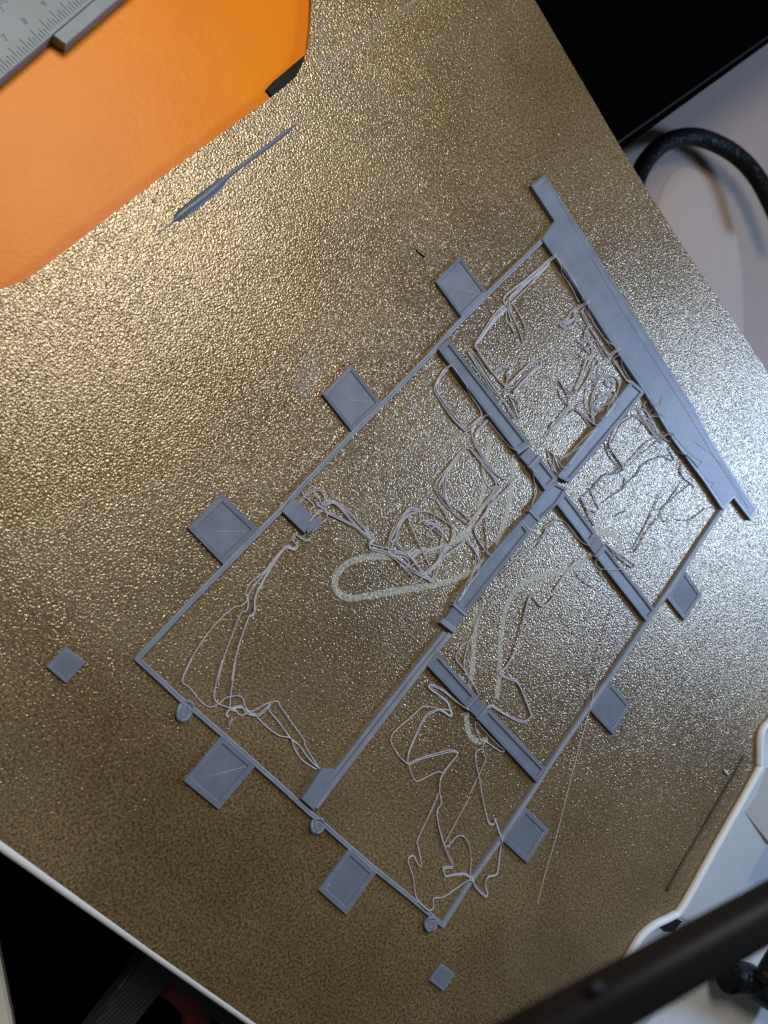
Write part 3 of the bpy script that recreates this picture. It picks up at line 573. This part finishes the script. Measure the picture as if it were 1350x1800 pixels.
c = [(-106.62,141.82),(-98.82,145.38),(-88.34,150.61),(-78.64,155.66),(-67.09,160.64),(-55.24,166.53),(-45.11,171.78),(-34.77,176.38),(-25.69,180.75)]
zz = [max(ground(x, y), 0) for x, y in crv(c, 6)]
tag(tube('fine_hair', [(x, y, 1.32 if 12 <= i <= 24 else (.3 + i*.085 if i < 12 else max(.15, 1.32 - (i-24)*.055))) for i, (x, y) in enumerate(crv(c, 6))], 0.12, mat('pale_hair', (0.62, 0.56, 0.44), 0.5), None, 5, origin=(c[0][0], c[0][1], 0)), 'straight pale yellowish hair lying across the right rail of the print', 'hair')

# ------------------------------------------------------------------ separate bits on the plate
def chip(st, label):
    cx = sum(p[0] for p in st)/4; cy = sum(p[1] for p in st)/4
    t = thing('square_chip', label, 'printed chip', (cx, cy, 0), 'small square chips beside the frame')
    b = loft('slab', st, [(0, 0), (0, .75), (.15, .9), (.6, .92), (.7, .86), (.8, .9)], M_print, t)
    q = inset(ccw(st), .8); build('top', [(x, y, .9) for x, y in q], [tuple(range(len(q)))], M_infill, t)
chip([(5.79,30.00),(5.32,35.64),(11.30,35.78),(11.30,30.12)], 'small loose grey blue square left of the frame corner')
chip([(3.47,162.85),(3.23,168.81),(8.49,168.87),(8.66,162.69)], 'tiny loose grey blue square below the bottom corner of the frame')
c = [(-73.29,-23.01),(-76.63,-22.84),(-79.19,-22.92),(-80.38,-23.04),(-81.87,-23.10),(-85.42,-23.03),(-89.74,-22.94),(-93.48,-22.95),(-95.57,-23.15),(-97.15,-23.22),(-100.67,-23.29),(-106.35,-23.13),(-112.15,-22.96),(-118.18,-22.89),(-122.34,-22.91)]
wd = [.25, .35, .5, 1.6, 2.2, 2.5, 2.5, 2.4, 2.1, 1.2, 1.05, 1.1, 1.15, 1.0, .3]
zt = [.5*q for q in [.08, .1, .2, .7, 1.0, 1.0, .9, .8, .6, .3, .28, .28, .25, .2, .06]]
L, R = ribbon_poly(c, wd); n = len(c); V = []; F = []
for i in range(n):
    V += [(R[i][0], R[i][1], 0), (R[i][0]*.7 + L[i][0]*.3, R[i][1]*.7 + L[i][1]*.3, zt[i]), (R[i][0]*.35 + L[i][0]*.65, R[i][1]*.35 + L[i][1]*.65, zt[i]*.97), (L[i][0], L[i][1], 0)]
for i in range(n-1):
    for k in range(3): F.append((i*4+k, (i+1)*4+k, (i+1)*4+k+1, i*4+k+1))
tag(build('purge_smear', V, F, plastic('dark_smear', (0.075, 0.088, 0.13), 0.35), None, smooth=True, origin=(c[5][0], c[5][1], 0)), 'dark grey blue purge smear thick at one end, beside the plate notch', 'purge line')
c = [(-111.44,223.02),(-104.09,223.22),(-92.68,223.14),(-79.90,223.20),(-68.63,222.93),(-57.99,223.11)]
tag(tube('prime_line', [(x, y, .22 + .04*math.sin(i)) for i, (x, y) in enumerate(crv(c, 8))], 0.42, M_grime, None, 6, origin=(c[0][0], c[0][1], 0)), 'thin straight dark primed line near the white housing edge', 'prime line')
c = [(-102.29,217.58),(-102.15,219.30),(-102.53,221.73)]
tag(tube('crumb', [(c[0][0], c[0][1], .3), (c[1][0], c[1][1], .5), (c[2][0], c[2][1], .25)], 0.42, mat('pale_crumb', (.6, .55, .53), .5), None, 6, rad=[.6, 1.1, .35], origin=(c[1][0], c[1][1], 0)), 'tiny pale crumb beside the dark primed line', 'crumb')
c = [(-128.83,20.17),(-128.83,21.30),(-129.14,22.22),(-129.39,23.39)]
tag(tube('black_fleck', [(x, y, .2) for x, y in crv(c)], 0.17, M_black2, None, 5, origin=(c[0][0], c[0][1], 0)), 'tiny black fleck above the topmost square tab', 'fleck')

# ------------------------------------------------------------------ orange case, caliper and black clip
OZ = -1.9
oc = [(-175, -190), (75, -190), (75, -8), (-175, -8)]
tag(prism('orange_case', oc, TBL, OZ, M_orange, None, ch=1.2, origin=(-50, -90, TBL)), 'glossy orange case under the grey caliper at upper left', 'case')
cz = OZ + 3.4
cp = [(-69.49,-65.02),(-85.52,-66.77),(-78.79,-74.51),(-84.56,-75.09),(-86.45,-63.92),(-94.62,-64.68),(-105.38,-65.52),(-43.71,-62.18),(-53.25,-71.95)]
def vec(a, b): d = (b[0]-a[0], b[1]-a[1]); l = math.hypot(*d); return (d[0]/l, d[1]/l)
ax = vec(cp[0], cp[1]); up = vec(cp[1], cp[0]); nrm = (-ax[1], ax[0])
tw = (cp[2][0]-cp[0][0])*nrm[0] + (cp[2][1]-cp[0][1])*nrm[1]
if tw < 0: nrm = (-nrm[0], -nrm[1]); tw = -tw
def cl(s, t): return (cp[1][0] + ax[0]*s + nrm[0]*t, cp[1][1] + ax[1]*s + nrm[1]*t)
cal = thing('caliper', 'grey plastic vernier caliper lying on the orange case', 'caliper', (*cl(0, 0), OZ))
prism('beam', [cl(-75, 0), cl(60, 0), cl(60, 11.6), cl(-75, 11.6)], OZ+.1, cz, M_cal, cal, ch=.2)
jx = (cp[4][0]-cp[1][0])*ax[0] + (cp[4][1]-cp[1][1])*ax[1]; jy = (cp[4][0]-cp[1][0])*nrm[0] + (cp[4][1]-cp[1][1])*nrm[1]
prism('slider', [cl(0, -0.05), cl(jx, jy), cl(60, jy), cl(60, -0.05)], OZ+.1, cz+.15, M_cal, cal, ch=.2)
prism('thumb_stop', [cl(1.2, 12.2), cl(3.6, 11.8), cl(6.6, 14), cl(5, 17), cl(1.4, 16)], OZ+.1, cz+3, M_black, cal, ch=.5)
for k in range(-34, 30):
    s = k * 0.82 + 0.3; ln = 2.9 if k % 4 == 0 else (1.5 if k % 2 else 2.1)
    a0 = 0.45
    if s > 0: a0 = 0.85
    lw = 0.13
    build('tick', [(*cl(s-lw, a0), cz+.02), (*cl(s+lw, a0), cz+.02), (*cl(s+lw, a0+ln), cz+.02), (*cl(s-lw, a0+ln), cz+.02)], [(0, 1, 2, 3)], M_ink, cal)
for k in range(-40, 40):
    s = k * 0.52; ln = 2.2 if k % 8 == 0 else (1.5 if k % 4 == 0 else 1.0); lw = .09
    build('tick', [(*cl(s-lw, 11.0), cz+.02), (*cl(s+lw, 11.0), cz+.02), (*cl(s+lw, 11.0-ln), cz+.02), (*cl(s-lw, 11.0-ln), cz+.02)], [(0, 1, 2, 3)], M_ink, cal)
def glyph(t, s, tt, size):
    cu = bpy.data.curves.new('t', 'FONT'); cu.body = t; cu.size = size; cu.align_x = 'CENTER'; cu.align_y = 'CENTER'; cu.extrude = 0
    tmp = bpy.data.objects.new('t', cu); COL.objects.link(tmp)
    me = bpy.data.meshes.new_from_object(tmp.evaluated_get(bpy.context.evaluated_depsgraph_get()))
    V = []
    for vv in me.vertices:
        x, y = cl(s + vv.co.x, tt + vv.co.y); V.append((x, y, cz + .03))
    F = [tuple(p.vertices) for p in me.polygons]
    bpy.data.objects.remove(tmp); bpy.data.meshes.remove(me); bpy.data.curves.remove(cu)
    return build('numeral', V, F, M_ink, cal)
g = [(-82.54,-71.61),(-88.79,-72.38),(-76.61,-70.89),(-70.71,-70.24)]
for t, p in zip('8976', g):
    dx, dy = p[0]-cp[1][0], p[1]-cp[1][1]; glyph(t, dx*ax[0]+dy*ax[1], dx*nrm[0]+dy*nrm[1], 2.0)
c = [(-122.33,-33.68),(-125.25,-34.10),(-134.36,-34.53),(-140.30,-34.72),(-140.80,-30.94),(-132.49,-28.99),(-124.34,-29.62),(-122.50,-31.08)]
tag(prism('black_clip', c, OZ, -1.15, M_black, None, ch=.2, origin=(c[0][0], c[0][1], OZ)), 'black plastic clip poking out under the plate notch', 'clip')

# ------------------------------------------------------------------ right side: black box and cable
bz = -24
bb = [(-187.97,-28.05),(-242.77,47.75),(-346.11,61.08),(-544.99,85.98),(-511.16,-15.47),(-291.73,-69.82)]
bx = thing('black_box', 'large matt black box with thin grey edge line at upper right', 'box', (bb[1][0], bb[1][1], TBL))
prism('body', bb, TBL, bz-1.0, M_black2, bx, ch=.6)
c = [(-226.58,42.57),(-241.68,44.72),(-346.50,58.79),(-421.34,67.99)]
tube('rim', [(x, y, bz-1.2) for x, y in c], .5, M_black, bx, 10)
c = [(-219.45,35.05),(-238.70,38.87),(-350.46,54.96),(-424.19,65.27)]; d = [(-221.05,40.68),(-240.30,43.39),(-347.01,58.29),(-421.53,67.80)]
build('bevel', [(x, y, bz+.3) for x, y in c] + [(x, y, bz-.6) for x, y in d], [(i, i+1, 5+i, 4+i) for i in range(3)], M_black2, bx)
c = [(-277.78,85.66),(-279.18,79.56),(-281.16,76.21),(-284.53,72.63),(-294.20,69.61),(-307.16,68.50),(-320.49,70.32),(-333.51,76.02),(-342.44,83.13),(-350.64,93.66),(-355.07,103.91),(-356.19,115.43),(-353.55,127.31),(-349.26,140.93)]
M_braid = plastic('black_braid', (0.006, 0.006, 0.007), 0.45, 900, amp=0.0002, spec=0.1)
vo = N(M_braid, 'ShaderNodeTexVoronoi'); vo.inputs['Scale'].default_value = 520; LK(M_braid, coords(M_braid), vo.inputs['Vector'])
bump(M_braid, vo.outputs['Distance'], 0.0005, 1.0)
q = crv(c, 7)
tag(tube('braided_cable', [(x, y, -58 - 8*math.sin(i/len(q)*3)) for i, (x, y) in enumerate(q)], 4.0, M_braid, None, 18, origin=(c[0][0], c[0][1], TBL)), 'black braided cable looping on the pale table at right edge', 'cable')
c = [(-293.77,143.44),(-321.33,116.65),(-305.33,159.23)]  # added low mound, paler than the table, imitating a lobe of light on it
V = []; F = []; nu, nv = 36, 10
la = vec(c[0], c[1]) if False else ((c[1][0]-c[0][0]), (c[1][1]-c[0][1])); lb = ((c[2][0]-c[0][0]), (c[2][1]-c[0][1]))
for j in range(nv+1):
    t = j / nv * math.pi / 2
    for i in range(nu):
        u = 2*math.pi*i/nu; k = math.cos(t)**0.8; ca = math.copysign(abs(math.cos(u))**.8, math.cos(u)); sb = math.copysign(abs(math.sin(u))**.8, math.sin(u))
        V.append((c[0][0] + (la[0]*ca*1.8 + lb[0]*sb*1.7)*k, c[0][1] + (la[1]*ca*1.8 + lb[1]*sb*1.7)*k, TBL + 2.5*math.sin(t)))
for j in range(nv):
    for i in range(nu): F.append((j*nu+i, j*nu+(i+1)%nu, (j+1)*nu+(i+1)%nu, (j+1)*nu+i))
tag(build('lit_lobe_mound', V, F, plastic('lit_table_tone', (0.38, 0.3, 0.255), 0.7, 500, amp=0.000005, var=0.02), None, smooth=True, origin=(c[0][0], c[0][1], TBL)), 'lit patch of table shaped as an added pale cover inside the loop of black cable', 'mound')
c = [(-246.05,162.16),(-264.16,167.23),(-256.35,196.12),(-245.32,170.94)]
tag(prism('rubber_foot', c, TBL, -30, M_black2, None, ch=1, origin=(c[0][0], c[0][1], TBL)), 'black rubber block just showing past the plate at right edge', 'block')

# ------------------------------------------------------------------ lower right: white housing, clip, cable, gantry beam
hs = thing('white_housing', 'white printer housing with raised rounded rim behind the plate', 'housing', (-70, 250, TBL))
rp = crv([(-11.81,222.82),(-19.91,222.55),(-28.44,222.69),(-36.18,222.47),(-41.52,222.69),(-47.27,225.41),(-53.35,230.16),(-58.68,232.26),(-83.11,232.01),(-110.79,231.89),(-115.01,230.33),(-120.90,225.06),(-124.89,223.75),(-130.36,224.88),(-149.39,225.08)], 6)
tube('rim', [(x, y, 0.7) for x, y in rp], 1.3, plastic('bright_white_plastic', (0.82, 0.83, 0.84), 0.4, 1800, amp=0.000006, var=0.02), hs, 12)
V = []; F = []; n = len(rp)
for x, y in rp: V += [(x, y, 0.0), (x - .5, y + 1.4, -1.4), (x - 6, y + 26, -2.5), (x - 10, y + 42, -30)]
for i in range(n-1):
    for k in range(3): F.append((i*4+k, i*4+k+1, (i+1)*4+k+1, (i+1)*4+k))
build('skirt', V, F, M_white, hs, smooth=True)
prism('base_panel', [(-320, 262), (120, 262), (120, 480), (-320, 480)], -50, -31, M_white, hs, ch=1)
c = [(-99.14,239.04),(-99.01,257.38),(-103.65,292.70),(-151.61,276.16),(-117.03,237.39),(-109.03,239.98)]
prism('side_panel', c, -4, -1.5, M_cream, hs, ch=.2)
c = [(-46.18,227.27),(-49.73,230.20),(-54.88,234.97),(-55.69,238.99),(-50.73,237.92),(-48.36,233.70),(-48.03,231.14)]
tag(prism('cable_clip', c, -8, -1.5, M_black, None, ch=.4, origin=(c[0][0], c[0][1], -8)), 'small black clip tucked behind the white rim', 'clip')
c = [(-59.69,298.05),(-64.08,307.23),(-65.65,315.81),(-67.99,326.72),(-71.59,342.72)]
q = crv(c, 6)
tag(tube('braided_hose', [(x, y, -20) for x, y in q], 6.0, M_braid, None, 14, origin=(c[0][0], c[0][1], -26)), 'thick black braided hose at the lower right corner', 'hose')
c = [(-65.20,306.91),(-70.92,306.86),(-78.03,307.40)]
tag(tube('braided_lead', [(x, y, -14) for x, y in crv(c)], 3.2, M_braid, None, 12, origin=(c[0][0], c[0][1], -20)), 'thinner black braided lead joining the hose at the right edge', 'lead')
# out-of-focus gantry arm close to the lens
gz = 122
def at_beam(poly, z): return [(x, y, z) for x, y in poly]
c = [(7.21,63.77),(-89.63,137.55)]; dvec = vec(c[0], c[1]); pv = (-dvec[1], dvec[0])
ga = thing('gantry_arm', 'blurred black gantry arm crossing the lower right corner close to camera', 'arm', (c[0][0], c[0][1], gz))
prof = []
W2, H2, r = 2.75, 2.2, 1.5
for cx, cy, a0 in ((W2-r, H2-r, 0), (-W2+r, H2-r, 90), (-W2+r, -H2+r, 180), (W2-r, -H2+r, 270)):
    for s in range(5): a = math.radians(a0 + s*22.5); prof.append((cx + r*math.cos(a), cy + r*math.sin(a)))
V = []; F = []; m = len(prof)
for p in c:
    for s, t in prof: V.append((p[0] + pv[0]*s, p[1] + pv[1]*s, gz + t))
for k in range(m): j = (k+1) % m; F.append((k, j, m+j, m+k))
F.append(tuple(range(m))[::-1]); F.append(tuple(range(m, 2*m)))
build('beam', V, F, M_beam, ga, smooth=True)
c2 = [(-3.52,63.79),(-8.95,70.82),(-6.45,69.47),(-6.71,69.93)]
tube('screw_head', [(c2[2][0], c2[2][1], gz+H2-.2), (c2[2][0], c2[2][1], gz+H2+.12)], .75, M_beam, ga, 12)

# ------------------------------------------------------------------ lower left: black base, bracket, red sleeve, pale panel
c = [(22.45,-7.82),(70.48,77.14),(90.86,105.49),(125.88,153.14),(64.70,323.77),(-41.87,218.18),(-41.53,33.61)]
tag(prism('machine_base', c, TBL, -62, M_black2, None, ch=1, origin=(c[1][0], c[1][1], TBL)), 'black machine base seen past the lower left plate edge', 'machine base')
c = [(71.87,110.75),(62.67,110.46),(53.33,109.89),(50.75,110.23),(49.21,116.84),(49.68,127.25),(49.50,141.94),(49.80,159.00),(54.59,156.55),(54.19,139.73),(52.78,123.07),(53.30,120.98),(55.90,120.58),(66.52,120.56),(73.61,120.55),(78.40,111.49)]
br = thing('corner_bracket', 'dark printed corner bracket below the lower left plate edge', 'bracket', (c[3][0], c[3][1], -62))
prism('plate', c, -40, -34, M_bracket, br, ch=.4)
c = [(71.26,110.13),(62.04,109.82),(52.54,109.51)]
tube('ridge', [(x, y, -34) for x, y in c], .5, M_bracket, br, 8)
c = [(58.71,132.98),(58.90,139.18),(60.13,145.31),(66.28,152.75)]
tag(tube('red_sleeve', [(x, y, -57) for x, y in crv(c)], 4.5, M_red, None, 12, origin=(c[0][0], c[0][1], -62)), 'dark red sleeve in the gap of the corner bracket', 'sleeve')
c = [(52.81,21.40),(71.80,79.39),(86.39,100.30),(105.03,126.65),(125.70,82.91)]
tag(prism('pale_panel', c, TBL, -50, plastic('pale_grey_panel', (0.7, 0.71, 0.66), 0.6, 800, amp=0.00001, var=0.03), None, ch=.8, origin=(c[1][0], c[1][1], TBL)), 'sliver of pale grey panel at the very lower left corner', 'panel')
